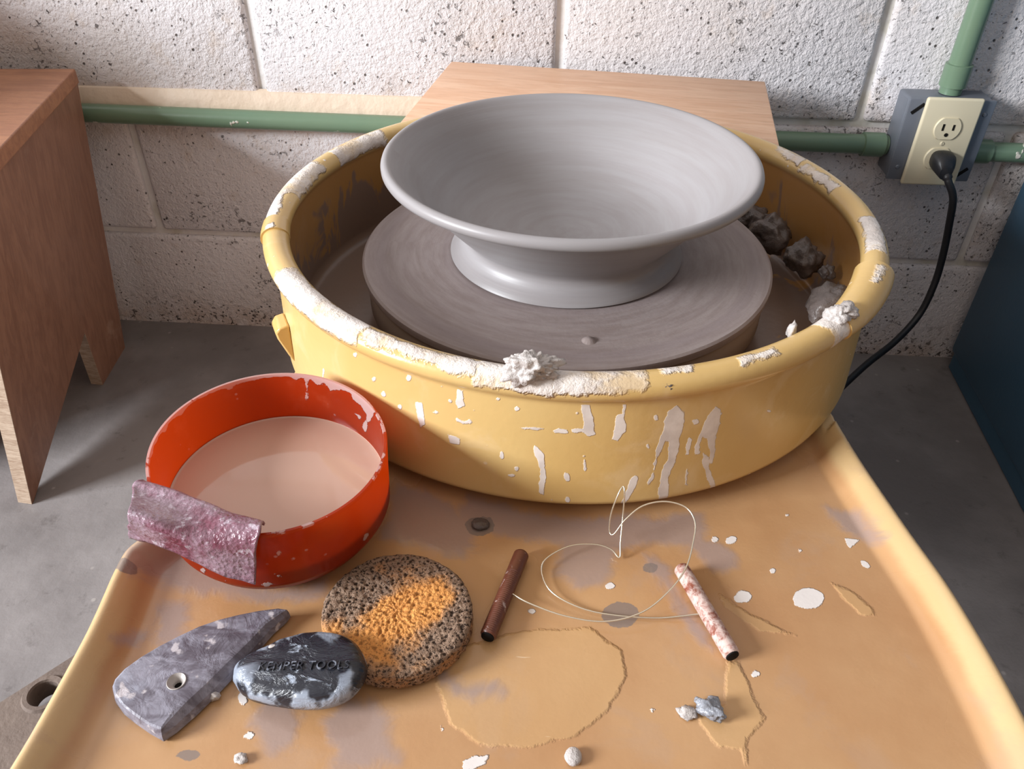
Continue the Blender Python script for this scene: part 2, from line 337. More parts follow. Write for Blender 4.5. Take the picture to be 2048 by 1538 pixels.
# ================================================================== SETTING
wall = thing('wall_back', 'white painted concrete block wall', None); del_cat = None
wall['kind'] = 'structure'
bm = bmesh.new(); box(bm, -3.2, 2.2, WALL+.007, WALL+.16, FLOOR-.1, 2.4); mo = bmobj('mortar', bm, MORTAR, wall, None)
BW, BH = .406, .203; JA = -.4219
def blockmesh(wd, ht):
    bm = bmesh.new(); box(bm, -wd/2, wd/2, 0, .05, -ht/2, ht/2, .006, 3)
    me = bpy.data.meshes.new('block'); bm.to_mesh(me); bm.free(); smooth(me, .9); me.materials.append(WALLM); return me
bme = blockmesh(BW-.011, BH-.009)
for r in range(-1, 11):
    zc = BED+BH*(r+.5); off = JA if r % 2 else JA-.203
    for i in range(-5, 6):
        o = link('block', bme, None, wall); o.location = (off+BW*(i+.5), WALL-.001*random.random(), zc); o.rotation_euler[1] = random.uniform(-.0015, .0015)
bm = bmesh.new(); box(bm, -3.2, 2.2, -3.0, WALL+.1, FLOOR-.1, FLOOR); fl = bmobj('floor', bm, CONC, None, None)
tag(fl, 'grey concrete floor', kind='structure')
bm = bmesh.new(); box(bm, -2.2, -.985, .05, WALL, FLOOR, .285, .004, 2); pt = bmobj('shade_block', bm, WALLM, None); tag(pt, 'low block added out of view beyond the brown stool to shade the back wall', kind='structure')  # unseen block, added to cast shade on the upper left of the back wall
for nm, bx_ in (('wall_left', (-3.2, -3.1, -2.8, WALL)), ('wall_right', (2.1, 2.2, -2.8, WALL)), ('wall_front', (-3.2, 2.2, -2.9, -2.8))):
    bm = bmesh.new(); box(bm, *bx_, FLOOR, 2.4); tag(bmobj(nm, bm, ROOMW, None, None), 'plain painted workshop wall out of view', kind='structure')
# painted mortar ledge above the conduit
v = []; f = []; n = 60
for i in range(n+1):
    xx = -.80+.66*i/n; j = mnoise.noise(Vector((xx*30, 0, 0)))*.0014
    for (dy, dz) in ((.004, .034), (-.004, .031+j*.4), (-.010+j, .016+j), (-.010+j, .007), (.004, .003)): v.append((xx, WALL+dy, PIPE+dz))
for i in range(n):
    for k in range(4): f.append((i*5+k, (i+1)*5+k, (i+1)*5+k+1, i*5+k+1))
o = pyobj('mortar_ledge', v, f, LEDGE, wall)

# ---- conduits
def pipe(name, a, b, r, label, coup):
    a, b = Vector(a), Vector(b); t = thing(name, label, 'pipe', a, 'green painted conduit runs')
    n = 40; P = [Vector((0, 0, 0))+(b-a)*i/n+Vector((0, 0, 0)) for i in range(n+1)]
    v, f = tube(P, r, 24); pyobj('tube', v, f, GREEN, t)
    for s in coup:
        c = (b-a)*s; d = (b-a).normalized()*.014
        v, f = tube([c-d*1.0, c-d*.95, c+d*.95, c+d], [r+.0005, r+.003, r+.003, r+.0005], 24); pyobj('coupling', v, f, GREEN, t)
    return t
oc = aty(1885, 288, WALL-.056); OX, OZ = float(oc[0]), float(oc[2])
YP = WALL-.0155
pipe('conduit_pipe', (-1.4, YP, PIPE+.004), (OX-.0535, YP, PIPE-.008), .0128, 'green horizontal conduit running along the block wall behind the stools', (.99,))
pipe('conduit_pipe', (OX+.0535, YP, PIPE-.012), (OX+.30, YP, PIPE-.014), .0128, 'short green conduit between the outlet box and the teal cabinet', (.06,))
pipe('conduit_pipe', (OX+.004, YP-.004, OZ+.0535), (OX+.012, YP-.004, 1.9), .0135, 'green vertical conduit rising from the top of the outlet box', (.012,))
# ---- outlet
ot = thing('electrical_outlet', 'ivory duplex outlet on a grey steel box with a black plug in it', 'outlet', (OX, WALL-.001, OZ))
bm = bmesh.new(); box(bm, -.0525, .0525, -.040, 0, -.0525, .0525, .004, 3); bmobj('steel_box', bm, STEEL, ot)
bm = bmesh.new(); box(bm, -.0535, .0535, -.046, -.0405, -.0535, .0535, .002, 2); cv = bmobj('box_cover', bm, STEEL, ot)
for (sx, sz, r) in ((-.041, .041, .75), (.041, -.041, .75)):
    bm = bmesh.new(); box(bm, -.009, .009, -.0468, -.0455, -.0022, .0022, .0005, 1); s = bmobj('slot', bm, SLOT, cv); s.location = (sx, 0, sz); s.rotation_euler[1] = -r
for sx, sz in ((-.043, -.036), (.043, .036)):
    v, f = lathe([(0, .0014), (.0022, .0012), (.003, .0)], 12); s = pyobj('screw', v, f, STEEL, cv); s.location = (sx, -.046, sz); s.rotation_euler[0] = PI/2
bm = bmesh.new(); box(bm, -.035, .035, -.0535, -.0465, -.057, .057, .003, 4); pl = bmobj('cover_plate', bm, IVORY, ot)
for sgn in (1, -1):
    v = []; f = []; n = 40
    prof = [(0, -.0012), (.0158, -.0012), (.0168, 0), (.0168, .002)]
    vv, ff = lathe([(r, -z) for r, z in prof], n); vv = [(x, -.0535-z, max(-.0135, min(.0135, y))) for x, y, z in vv]
    vv = [(x, y-.0008, z) for x, y, z in vv]
    rc = pyobj('receptacle', vv, ff, IVORY, ot); rc.location = (0, 0, sgn*.0195)
    if sgn > 0:
        for sx, hh in ((-.0064, .0042), (.0064, .0036)):
            bm = bmesh.new(); box(bm, sx-.0012, sx+.0012, -.0560, -.054, .002-hh, .002+hh); bmobj('slot', bm, SLOT, rc)
        v, f = lathe([(0, .001), (.0024, .001), (.0024, -.001)], 14); s = pyobj('ground_hole', v, f, SLOT, rc); s.rotation_euler[0] = PI/2; s.location = (0, -.0551, -.0075)
v, f = lathe([(0, .0012), (.0022, .001), (.0028, 0)], 14); s = pyobj('screw', v, f, IVORY, ot); s.rotation_euler[0] = PI/2; s.location = (0, -.0535, 0)
bm = bmesh.new(); box(bm, -.0002, .0002, -.0549, -.0546, -.0024, .0024); bmobj('screw_slot', bm, SLOT, s).matrix_parent_inverse = Matrix(); s.children[0].rotation_euler[0] = -PI/2; s.children[0].location = (0, 0, -.0545+.0008)
# ---- power cord
pc = thing('power_cord', 'black power cord hanging from the outlet down behind the wheel', 'cord', (OX, WALL-.056, OZ-.0195))
PL = Vector((OX+.004, WALL-.0556, OZ-.0195))
v = []; f = []; secs = [(0, .0135, .0115, 0), (.006, .0145, .0125, 0), (.014, .0142, .0125, -.001), (.022, .0115, .0110, -.004), (.028, .0075, .0085, -.0085)]
for (dy, rx, rz, dz) in secs:
    for k in range(20):
        a = 2*PI*k/20; ex = math.copysign(abs(math.cos(a))**.7, math.cos(a)); ez = math.copysign(abs(math.sin(a))**.7, math.sin(a)); v.append((PL.x+rx*ex, PL.y-dy, PL.z+dz+rz*ez))
for i in range(len(secs)-1):
    for k in range(20): l = (k+1) % 20; f.append((i*20+k, i*20+l, (i+1)*20+l, (i+1)*20+k))
f.append(tuple(range(20))); f.append(tuple(80+k for k in range(20)))
adopt(pyobj('plug', v, f, CORD), pc)
pts = [PL+Vector((.003, -.020, -.010)), PL+Vector((.006, -.030, -.019))]+[Vector(aty(x, y, yy)) for x, y, yy in ((1906, 395, .422), (1900, 440, .425), (1886, 510, .43), (1868, 570, .43), (1838, 630, .42), (1790, 683, .39), (1735, 727, .35), (1688, 770, .31), (1640, 815, .265), (1590, 850, .22))]+[Vector((.16, .17, -.16))]
sp_ = spline(pts, 10)
v, f = tube(sp_, [.0062 if i < 8 else .0047 for i in range(len(sp_))], 14); adopt(pyobj('cable', v, f, CORD), pc)

# ---- teal cabinet at the right
cb = thing('metal_cabinet', 'dark teal painted metal cabinet standing against the wall by the outlet', 'cabinet', (.852, .20, FLOOR))
q = Matrix.Rotation(.05, 4, 'Z')
bm = bmesh.new(); box(bm, -.25, .27, -.42, .275, .03, 1.05, .006, 2); b_ = bmobj('body', bm, TEAL, cb); b_.rotation_euler[2] = -.06
bm = bmesh.new(); box(bm, -.245, .265, -.41, .27, 0, .03, .002, 1); b2 = bmobj('plinth', bm, TEAL, cb); b2.rotation_euler[2] = -.06
bm = bmesh.new(); box(bm, -.24, .26, -.436, -.422, .05, 1.03, .003, 2); b3 = bmobj('door', bm, TEAL, cb); b3.rotation_euler[2] = -.06
bm = bmesh.new(); box(bm, -.20, -.185, -.455, -.437, .5, .62, .004, 2); h3 = bmobj('handle', bm, STEEL, b3)

# ---- stools
def prism(poly, off, name, mat, parent):
    n = len(poly); off = Vector(off); v = [Vector(p) for p in poly]+[Vector(p)+off for p in poly]
    bm = bmesh.new(); bv = [bm.verts.new(p) for p in v]
    from mathutils.geometry import tessellate_polygon
    for a, b, c in tessellate_polygon([v[:n]]): bm.faces.new((bv[a], bv[b], bv[c])); bm.faces.new((bv[n+c], bv[n+b], bv[n+a]))
    side = []
    for i in range(n): side.append(bm.faces.new((bv[i], bv[(i+1) % n], bv[n+(i+1) % n], bv[n+i])))
    if parent is not None:
        for x in bm.verts: x.co -= Vector(parent.location)
    bmesh.ops.triangulate(bm, faces=[x for x in bm.faces if len(x.verts) > 4])
    bmesh.ops.recalc_face_normals(bm, faces=bm.faces)
    me = bpy.data.meshes.new(name); bm.to_mesh(me); bm.free(); return link(name, me, mat, parent)
st = thing('wooden_stool', 'brown plywood stool with notched end panel, beside the block wall', 'stool', (-.75, .28, FLOOR))
TOPZ = .054
T1 = Vector((-.657, .4748, TOPZ)); e1 = Vector((.215, -.977, 0)).normalized(); T2 = T1+e1*.39; le = Vector((-.99, -.10, 0)).normalized()
A_ = Vector((-.657, .088, FLOOR)); B_ = Vector((-.695, .4318, FLOOR))
def panel_pts(sh):
    zt = TOPZ-.019; k = (zt-FLOOR)/(TOPZ-FLOOR); tb = B_.lerp(T1, k); tn = A_.lerp(T2, k)
    P = [tn, tb, B_, B_.lerp(A_, .285), B_.lerp(A_, .36).lerp(tb.lerp(tn, .36), .268), A_.lerp(B_, .012), A_]
    return [p+sh for p in P]
o = prism(panel_pts(Vector((0, 0, 0))), Vector((-.019, .002, 0)), 'end_panel', PLY, st)
o = prism(panel_pts(le*.25), Vector((-.019, .002, 0)), 'end_panel', PLY, st)
o = prism([T1, T2, T2+le*.31, T1+le*.31], (0, 0, -.0185), 'seat', PLYTOP, st)
bv = o.modifiers.new('bevel', 'BEVEL'); bv.width = .0015; bv.segments = 2
m1 = B_.lerp(T1, .6)+le*.02+Vector((0, -.06, 0)); prism([m1, m1+le*.22, m1+le*.22+Vector((0, 0, .09)), m1+Vector((0, 0, .09))], Vector((0, -.018, 0)), 'rail', PLY, st)
# edge strip of raw plywood on the near foot
A2 = A_+Vector((-.019, .002, 0)); up_ = (T2-A_)
o = prism([A_+up_*.001, A2+up_*.001, A2+up_*.90, A_+up_*.90], Vector((-.0002, -.0008, 0)), 'raw_edge', PLYEDGE, st)
Fi = B_.lerp(A_, .285); Ap = panel_pts(Vector((0, 0, 0)))[4]; nv = Vector((-.019, .002, 0))
o = prism([Fi, Ap, Ap+nv, Fi+nv], Vector((0, -.0008, 0)), 'raw_edge', PLYEDGE, st)

bs = thing('wooden_stool', 'pale pine stool with a plain board seat, behind the splash pan', 'stool', (.04, .37, FLOOR))
SZ = .070; c1 = Vector((-.157, .502, SZ)); ex = Vector((.9935, -.114, 0)); ey = Vector((-.114, -.9935, 0)); SW, SD = .402, .243
bm = bmesh.new(); box(bm, 0, SW, 0, SD, -.02, 0, .002, 2)
R_ = Matrix(((ex.x, ey.x, 0, c1.x-.04), (ex.y, ey.y, 0, c1.y-.37), (0, 0, 1, SZ-FLOOR), (0, 0, 0, 1)))
o = bmobj('seat', bm, PINE, bs); o.matrix_local = R_
bv = bmesh
for k in (.03, SW-.05):
    P = [(k, .02, -.0205), (k, SD-.02, -.0205), (k, SD-.01, FLOOR-SZ), (k, SD-.08, FLOOR-SZ), (k, SD/2, FLOOR-SZ+.14), (k, .08, FLOOR-SZ), (k, .01, FLOOR-SZ)]
    o = prism([Vector(p) for p in P], Vector((.019, 0, 0)), 'end_panel', PINE, None); o.parent = bs; o.matrix_local = R_
bm = bmesh.new(); box(bm, .05, SW-.05, SD/2-.009, SD/2+.009, -.12, -.0205); o = bmobj('rail', bm, PINE, bs, None); o.matrix_local = R_

# ---- foot pedal on the floor
fp = thing('foot_pedal', 'worn brown cast foot pedal plate with a round hole, on the floor', 'pedal', (-.47, -.22, FLOOR))
PZ = FLOOR+.032
hc = Vector(at(88, 1388, PZ)); e0 = Vector(at(0, 1405, PZ)); e2 = Vector(at(130, 1322, PZ)); dr = (e2-e0).normalized(); pn = Vector((dr.y, -dr.x, 0))
outer = [e0-dr*.10, e0+dr*.06, e2+dr*.03, e2+dr*.07+pn*.03, e2+dr*.08+pn*.22, e0-dr*.10+pn*.22]
bm = bmesh.new()
def loop(pts):
    vv = [bm.verts.new(p) for p in pts]; return [bm.edges.new((vv[i], vv[(i+1) % len(vv)])) for i in range(len(vv))]
circ = [hc+Vector((math.cos(2*PI*i/28), math.sin(2*PI*i/28), 0))*.0135 for i in range(28)]
es = loop(outer)+loop(circ); g = bmesh.ops.triangle_fill(bm, edges=es, use_beauty=True)
fs = [x for x in bm.faces]; r = bmesh.ops.extrude_face_region(bm, geom=fs); 
for x in r['geom']:
    if isinstance(x, bmesh.types.BMVert): x.co.z -= .022
for x in bm.verts: x.co -= Vector(fp.location)
bmobj('plate', bm, PEDAL, fp, .5)
v, f = lathe([(.0135, 0), (.0145, .0025), (.0185, .0028), (.0205, .0)], 32); o = pyobj('boss_ring', v, f, PEDAL, fp); o.location = hc-Vector(fp.location)
bm = bmesh.new(); box(bm, -.03, .10, -.12, -.02, 0, .0095); o = bmobj('base_bar', bm, DARKST, fp, None)

# ================================================================== POTTER'S WHEEL
wh = thing('pottery_wheel', 'potter\'s wheel with a tan rounded plastic deck spattered with slip', 'pottery wheel', (0, 0, FLOOR))
# deck: outline with a rolled edge, built as a fine sheet that follows the distance to the outline
rightp = [(.120, .26), (.178, .20), (.190, .08), (.193, -.03), (.1985, -.095), (.2025, -.134), (.2085, -.1744), (.2195, -.2309), (.2285, -.2716), (.2335, -.3076), (.2365, -.3421), (.2380, -.38), (.2385, -.44), (.2300, -.50), (.195, -.535)]
leftp = [(-.195, -.535), (-.240, -.50), (-.2505, -.44), (-.2505, -.39), (-.2515, -.34), (-.2555, -.300), (-.2555, -.2830), (-.2505, -.2715), (-.2465, -.2610), (-.2460, -.245), (-.2440, -.220), (-.232, -.180), (-.215, -.14), (-.2065, -.10), (-.204, -.03), (-.190, .08), (-.178, .20), (-.120, .26)]
def dense(P): return [(p.x, p.y) for p in spline([(a, b, 0) for a, b in P], 8)]
OUT = np.array(dense(rightp)+dense(leftp))
xs = np.arange(-.27, .2501, .0014); ys = np.concatenate([np.arange(-.55, -.42, .005), np.arange(-.42, -.10, .0014), np.arange(-.10, .275, .006)])
GX, GY = np.meshgrid(xs, ys); G = np.stack([GX.ravel(), GY.ravel()], 1)
SD_ = np.full(len(G), -1.0)
for i in range(0, len(G), 20000): SD_[i:i+20000] = polysd(G[i:i+20000], OUT)
def ridge(d):
    d = np.maximum(d, 0); W1 = .0095
    up = -.008+.0225*np.sin(np.clip(d/W1, 0, 1)*PI/2)**.8
    t = np.clip((d-W1)/.019, 0, 1); dn = .0145*(1-t*t*(3-2*t))
    return np.where(d < W1, up, dn)
H = np.array([mnoise.noise(Vector((x*11, y*11, 3)))*.0007 for x, y in G[::1]])
# push boundary vertices onto the outline
nx = len(xs); inside = SD_ >= 0
cell = inside.reshape(GX.shape); keepcell = cell[:-1, :-1] | cell[1:, :-1] | cell[:-1, 1:] | cell[1:, 1:]
use = np.zeros(GX.shape, bool); use[:-1, :-1] |= keepcell; use[1:, :-1] |= keepcell; use[:-1, 1:] |= keepcell; use[1:, 1:] |= keepcell
um = use.ravel(); idx = np.full(len(G), -1); idx[um] = np.arange(um.sum())
Pv = G[um].copy(); dv = SD_[um]
outm = np.where(dv < 0)[0]
for i in outm:
    p = Pv[i]; a = OUT; b = np.roll(OUT, -1, 0); e = b-a; t = np.clip(((p-a)*e).sum(1)/(e*e).sum(1), 0, 1); qn = a+e*t[:, None]; Pv[i] = qn[((qn-p)**2).sum(1).argmin()]
dv = np.maximum(dv, 0); zv = ridge(dv)+H[um]*np.clip((dv-.02)/.02, 0, 1)
zv = np.where(np.hypot(Pv[:, 0], Pv[:, 1]) < .236, np.minimum(zv, .0100), zv)      # the deck is flat under the pan
faces = []
jj, ii = np.where(keepcell)
for j, i in zip(jj.tolist(), ii.tolist()): faces.append((int(idx[j*nx+i]), int(idx[j*nx+i+1]), int(idx[(j+1)*nx+i+1]), int(idx[(j+1)*nx+i])))
def px(poly, z=0): return [tuple(at(x, y, z)[:2]) for x, y in poly]
def zo(poly, ox, oy, s): return [(ox+x/s, oy+y/s) for x, y in poly]
film = [[(255, 1130), (330, 1085), (430, 1135), (520, 1178), (600, 1178), (660, 1150), (650, 1190), (545, 1205), (470, 1200), (395, 1185), (330, 1170), (262, 1168)],
        [(312, 1215), (368, 1205), (378, 1240), (355, 1278), (322, 1292), (302, 1268)], [(243, 1292), (270, 1270), (300, 1263), (275, 1286)],
        [(690, 1395), (750, 1405), (790, 1450), (812, 1538), (670, 1538), (640, 1450)], [(880, 1345), (935, 1368), (1000, 1360), (1003, 1385), (950, 1402), (905, 1395)],
        [(930, 985), (1100, 1035), (1400, 1030), (1425, 1075), (1470, 1108), (1470, 1132), (1425, 1140), (1370, 1100), (1300, 1085), (1230, 1105), (1230, 1150), (1160, 1180), (1110, 1150), (1120, 1090), (1020, 1075), (900, 1040)],
        [(1290, 1110), (1330, 1130), (1400, 1250), (1430, 1300), (1400, 1290), (1340, 1200)], [(790, 960), (900, 1000), (960, 1060), (930, 1120), (820, 1090), (760, 1080)],
        [(560, 1380), (600, 1440), (590, 1500), (540, 1510), (500, 1450)], [(1640, 1010), (1720, 1030), (1760, 1090), (1700, 1080)]]
spot = [ell(1240, 1230, 37, 26, 22), ell(960, 1052, 30, 20), ell(1300, 1135, 16, 10), ell(262, 1160, 22, 14), ell(375, 1510, 26, 12)]
dry = [ell(1618, 1197, 31, 21, 20), ell(1487, 1195, 18, 13), ell(1463, 1080, 10, 8), ell(1430, 1078, 5, 4), ell(1545, 1141, 7, 5), ell(1065, 1222, 8, 6), ell(1510, 1349, 9, 7),
       [(925, 1522), (955, 1510), (980, 1512), (975, 1528), (950, 1538), (930, 1538)], ell(485, 1395, 10, 14), ell(1575, 1030, 6, 4), ell(1600, 1100, 5, 4), ell(1730, 1130, 9, 5, rot=.6), [(1685, 1075), (1720, 1080), (1700, 1095)],
       ell(1220, 1172, 10, 7), ell(480, 1520, 12, 9), ell(1306, 1420, 6, 4), ell(500, 1470, 9, 5), ell(885, 1455, 4, 8)]
pudl = [[(870, 1350), (900, 1300), (960, 1285), (1050, 1262), (1180, 1255), (1240, 1300), (1255, 1350), (1215, 1420), (1150, 1470), (1060, 1495), (960, 1490), (900, 1450)],
        [(1455, 1320), (1480, 1325), (1505, 1385), (1527, 1437), (1495, 1475), (1492, 1530), (1480, 1500), (1440, 1495), (1400, 1450), (1395, 1420), (1450, 1410)],
        [(1660, 1165), (1700, 1180), (1745, 1215), (1752, 1232), (1720, 1228), (1685, 1195)], [(1440, 1190), (1500, 1230), (1590, 1270), (1520, 1262), (1450, 1215)],
        [(980, 1300), (1030, 1320), (1060, 1370), (1050, 1390), (1010, 1350)], ]
fu = len(Pv)
me = bpy.data.meshes.new('deck'); V3 = np.c_[Pv, zv]
# skirt below the outline
sk = OUT; ns = len(sk); inn = sk*.985
allv = [tuple(p) for p in V3]+[(x, y, -.0079) for x, y in sk]+[(x*1.004, y*1.004, -.016) for x, y in sk]+[(x, y, -.045) for x, y in sk]+[(x*.9, y*.95, -.045) for x, y in sk]
for k in range(3):
    for i in range(ns): j = (i+1) % ns; faces.append((fu+k*ns+i, fu+k*ns+j, fu+(k+1)*ns+j, fu+(k+1)*ns+i))
faces.append(tuple(fu+3*ns+i for i in range(ns)))
me.from_pydata([tuple(map(float, p)) for p in allv], [], faces); me.update(); smooth(me)
dk = link('deck', me, DECK, None); full = np.vstack([Pv, sk, sk, sk, sk])
attr(dk, 'film', fieldmax(full, [px(p) for p in film])); attr(dk, 'spot', fieldmax(full, [px(p) for p in spot])); attr(dk, 'dry', fieldmax(full, [px(p) for p in dry])); attr(dk, 'puddle', fieldmax(full, [px(p) for p in pudl]))
adopt(dk, wh); dk['label'] = 'tan plastic deck with a rolled edge, wet with slip'
bm = bmesh.new(); box(bm, -.15, .15, -.16, .20, -.20, -.046, .02, 3); adopt(bmobj('motor_housing', bm, DECK), wh)
for sx, syy in ((-.17, .16), (.17, .16), (-.19, -.36), (.19, -.36)):
    v, f = tube([(sx, syy, -.0455), (sx*1.02, syy*1.02, FLOOR+.012), (sx*1.02, syy*1.02, FLOOR+.0005)], [.014, .014, .02], 14); adopt(pyobj('leg', v, f, DARKST), wh)
HZ = .0585
v, f = lathe([(.0, HZ), (.1575, HZ), (.1590, HZ-.0015), (.1590, HZ-.024), (.1560, HZ-.027), (.05, HZ-.027), (.03, -.044), (0, -.044)], 160); o = adopt(pyobj('wheel_head', v, f, HEADM), wh); o['label'] = 'round clay-coated wheel head under the bat'

# ---- splash pan in two halves
PC = Vector((.0024, .0, 0)); RR, ZR = .2237, .1025
def panprof(da=0., grow=0.):
    a, b = .0095+grow, .0080+grow; P = [(.055, .0135), (.214, .0135), (.2185, .016), (.2210, .022)]
    n = 34
    for i in range(1, n): t = i/n; P.append((.2210+(.2168-.2210)*t, .022+(.0985-.022)*t))
    for i in range(0, 27):
        t = PI+.35-(PI+.35+.95)*i/26; P.append((RR+a*math.cos(t), ZR+b*math.sin(t)))
    P.append((.2268, .0945)); n = 62
    for i in range(1, n+1): t = i/n; P.append((.2262+(.2292-.2262)*t, .0925+(.0160-.0925)*t))
    P += [(.2286, .0135), (.226, .0121), (.055, .0121)]
    return P
def T(x, y): p = at(x, y, ZR)-np.array(PC); return math.atan2(p[1], p[0])
slip_px = [zo(p, 1150, 600, 3.151) for p in (
    [(40, 600), (95, 600), (95, 700), (120, 740), (125, 850), (90, 865), (50, 840), (60, 760), (40, 700)], [(315, 630), (330, 650), (320, 720), (320, 830), (270, 890), (225, 890), (250, 820), (265, 740), (300, 720)],
    [(645, 670), (690, 720), (690, 800), (655, 900), (635, 1010), (605, 1060), (585, 1130), (580, 1270), (590, 1300), (525, 1300), (520, 1200), (535, 1100), (560, 1040), (585, 1000), (590, 900), (575, 890), (520, 1000), (505, 1060), (490, 1130), (460, 1165), (440, 1150), (475, 1110), (490, 1060), (510, 950), (550, 850), (565, 780), (600, 710)],
    [(895, 680), (918, 700), (915, 780), (890, 860), (880, 940), (860, 1025), (845, 1025), (850, 960), (830, 880), (805, 860), (780, 920), (785, 970), (755, 970), (760, 920), (800, 820), (840, 740)],
    [(805, 960), (840, 985), (845, 1060), (880, 1160), (882, 1245), (838, 1250), (850, 1180), (820, 1100), (802, 1020)], [(375, 1095), (395, 1110), (385, 1170), (330, 1240), (300, 1320), (265, 1330), (310, 1230), (340, 1130)],
    [(640, 1290), (660, 1215), (678, 1250), (675, 1292)], ell(515, 745, 18, 20), ell(765, 770, 18), [(720, 870), (735, 880), (715, 970), (698, 970), (705, 920)], [(695, 1045), (710, 1060), (700, 1160), (688, 1155)], [(455, 910), (472, 930), (468, 950), (452, 925)], ell(62, 1040, 9, 35), ell(1225, 700, 12, 8), ell(1100, 1115, 40, 10, rot=-.4), ell(20, 830, 40, 14))]
slip_px += [zo(p, 540, 600, 3.103) for p in (ell(520, 345, 14, 16), ell(640, 495, 16, 15), ell(700, 585, 15, 17), ell(855, 490, 14, 18), ell(805, 665, 13, 16), ell(1025, 700, 25, 12), [(1155, 560), (1195, 570), (1200, 660), (1165, 690), (1145, 640)], [(900, 640), (940, 640), (965, 780), (930, 790), (905, 700)],
    [(1155, 735), (1200, 760), (1245, 740), (1255, 765), (1200, 775), (1160, 755)], [(1105, 835), (1180, 860), (1175, 895), (1110, 890)], ell(1440, 960, 10, 26), ell(1530, 1045, 14, 14), ell(1500, 1085, 22, 8), [(1640, 900), (1700, 960), (1715, 1100), (1700, 1200), (1670, 1190), (1680, 1050), (1640, 960)], [(1715, 1290), (1745, 1215), (1755, 1230), (1735, 1290)], ell(1840, 1090, 18, 30, rot=-.5), [(1755, 820), (1790, 795), (1850, 815), (1845, 832), (1770, 832)], ell(1530, 685, 13, 10), ell(1410, 622, 8, 7), ell(1845, 1230, 12, 18), ell(1065, 545, 14, 6), ell(1540, 580, 18, 8), ell(1240, 440, 8, 5), ell(1955, 1010, 8, 30), ell(330, 455, 8, 30), ell(1600, 800, 60, 7), ell(1660, 805, 40, 6))]
# smears on the rolled rim: start and end seen along the rim, and which side of the roll they cover
def arc(a, b, v0, v1):
    t0, t1 = T(*a), T(*b)
    return (t0, t1, v0, v1)
smears = [arc((566, 560), (735, 680), -1.6, .9), arc((735, 680), (960, 750), -.9, .4), arc((960, 750), (1105, 772), -1.6, 1.6), arc((1110, 772), (1290, 768), -1.4, 1.4), arc((1320, 760), (1385, 758), -.3, 1.2), arc((1545, 720), (1475, 745), -.5, .2),
          arc((1690, 640), (1650, 680), -1.9, 2.2), arc((1745, 520), (1725, 450), -.9, .9), arc((545, 400), (620, 340), -1.0, 1.4), arc((548, 470), (552, 400), -1.3, .2), arc((660, 320), (760, 278), -.2, 1.9), arc((1590, 340), (1540, 315), -.2, .9), arc((1660, 390), (1600, 345), .3, 1.3)]
def pan_half(a0, a1, ncol, name, grow=0.):
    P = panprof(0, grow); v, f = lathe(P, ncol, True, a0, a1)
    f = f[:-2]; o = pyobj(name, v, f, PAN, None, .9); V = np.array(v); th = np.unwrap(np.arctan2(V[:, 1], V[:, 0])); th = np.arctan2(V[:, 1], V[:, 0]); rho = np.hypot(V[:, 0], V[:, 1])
    wallm = (rho > .2255) & (V[:, 2] < .0945) & (V[:, 2] > .0122)
    S = np.stack([th*.228, V[:, 2]], 1); polys = []
    for p in slip_px:
        q = np.array([cyl(x, y, .2277, (PC.x, PC.y)) for x, y in p]); polys.append(np.stack([np.arctan2(q[:, 1]-PC.y, q[:, 0]-PC.x)*.228, q[:, 2]], 1))
    sl = fieldmax(S, polys); sl[~wallm] = -.02
    sm_ = np.full(len(V), -.03); psi = np.arctan2(V[:, 2]-ZR, rho-RR)              # 0 outward, pi/2 top
    rimm = np.hypot(rho-RR, V[:, 2]-ZR) < .0125+grow
    u = (PI/2-psi)*.009                                                         # outward positive
    u = np.where(u > .02, u-2*PI*.009, u)
    for t0, t1, v0, v1 in smears:
        mid_ = math.atan2(math.sin(t0)+math.sin(t1), math.cos(t0)+math.cos(t1)); half = abs(math.atan2(math.sin(t0-mid_), math.cos(t0-mid_)))
        dth = np.abs(np.arctan2(np.sin(th-mid_), np.cos(th-mid_)))
        d = np.minimum((half-dth)*RR*.9, np.minimum(u-(-v1*.009), (-v0*.009)-u)); sm_ = np.maximum(sm_, d)
    sm_[~rimm] = -.03
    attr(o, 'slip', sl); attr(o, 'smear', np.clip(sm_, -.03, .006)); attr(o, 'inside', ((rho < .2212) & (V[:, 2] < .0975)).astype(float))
    return o
sp_t = thing('splash_pan', 'yellow plastic two-piece splash pan with rolled rim and clay drips, around the wheel head', 'splash pan', (PC.x, PC.y, 0))
aL, aR = T(547, 478)-2*PI if T(547, 478) > 0 else T(547, 478), T(1742, 548)
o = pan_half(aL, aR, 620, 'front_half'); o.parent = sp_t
o = pan_half(aR+.0003, aL+2*PI-.0003, 360, 'back_half'); o.parent = sp_t
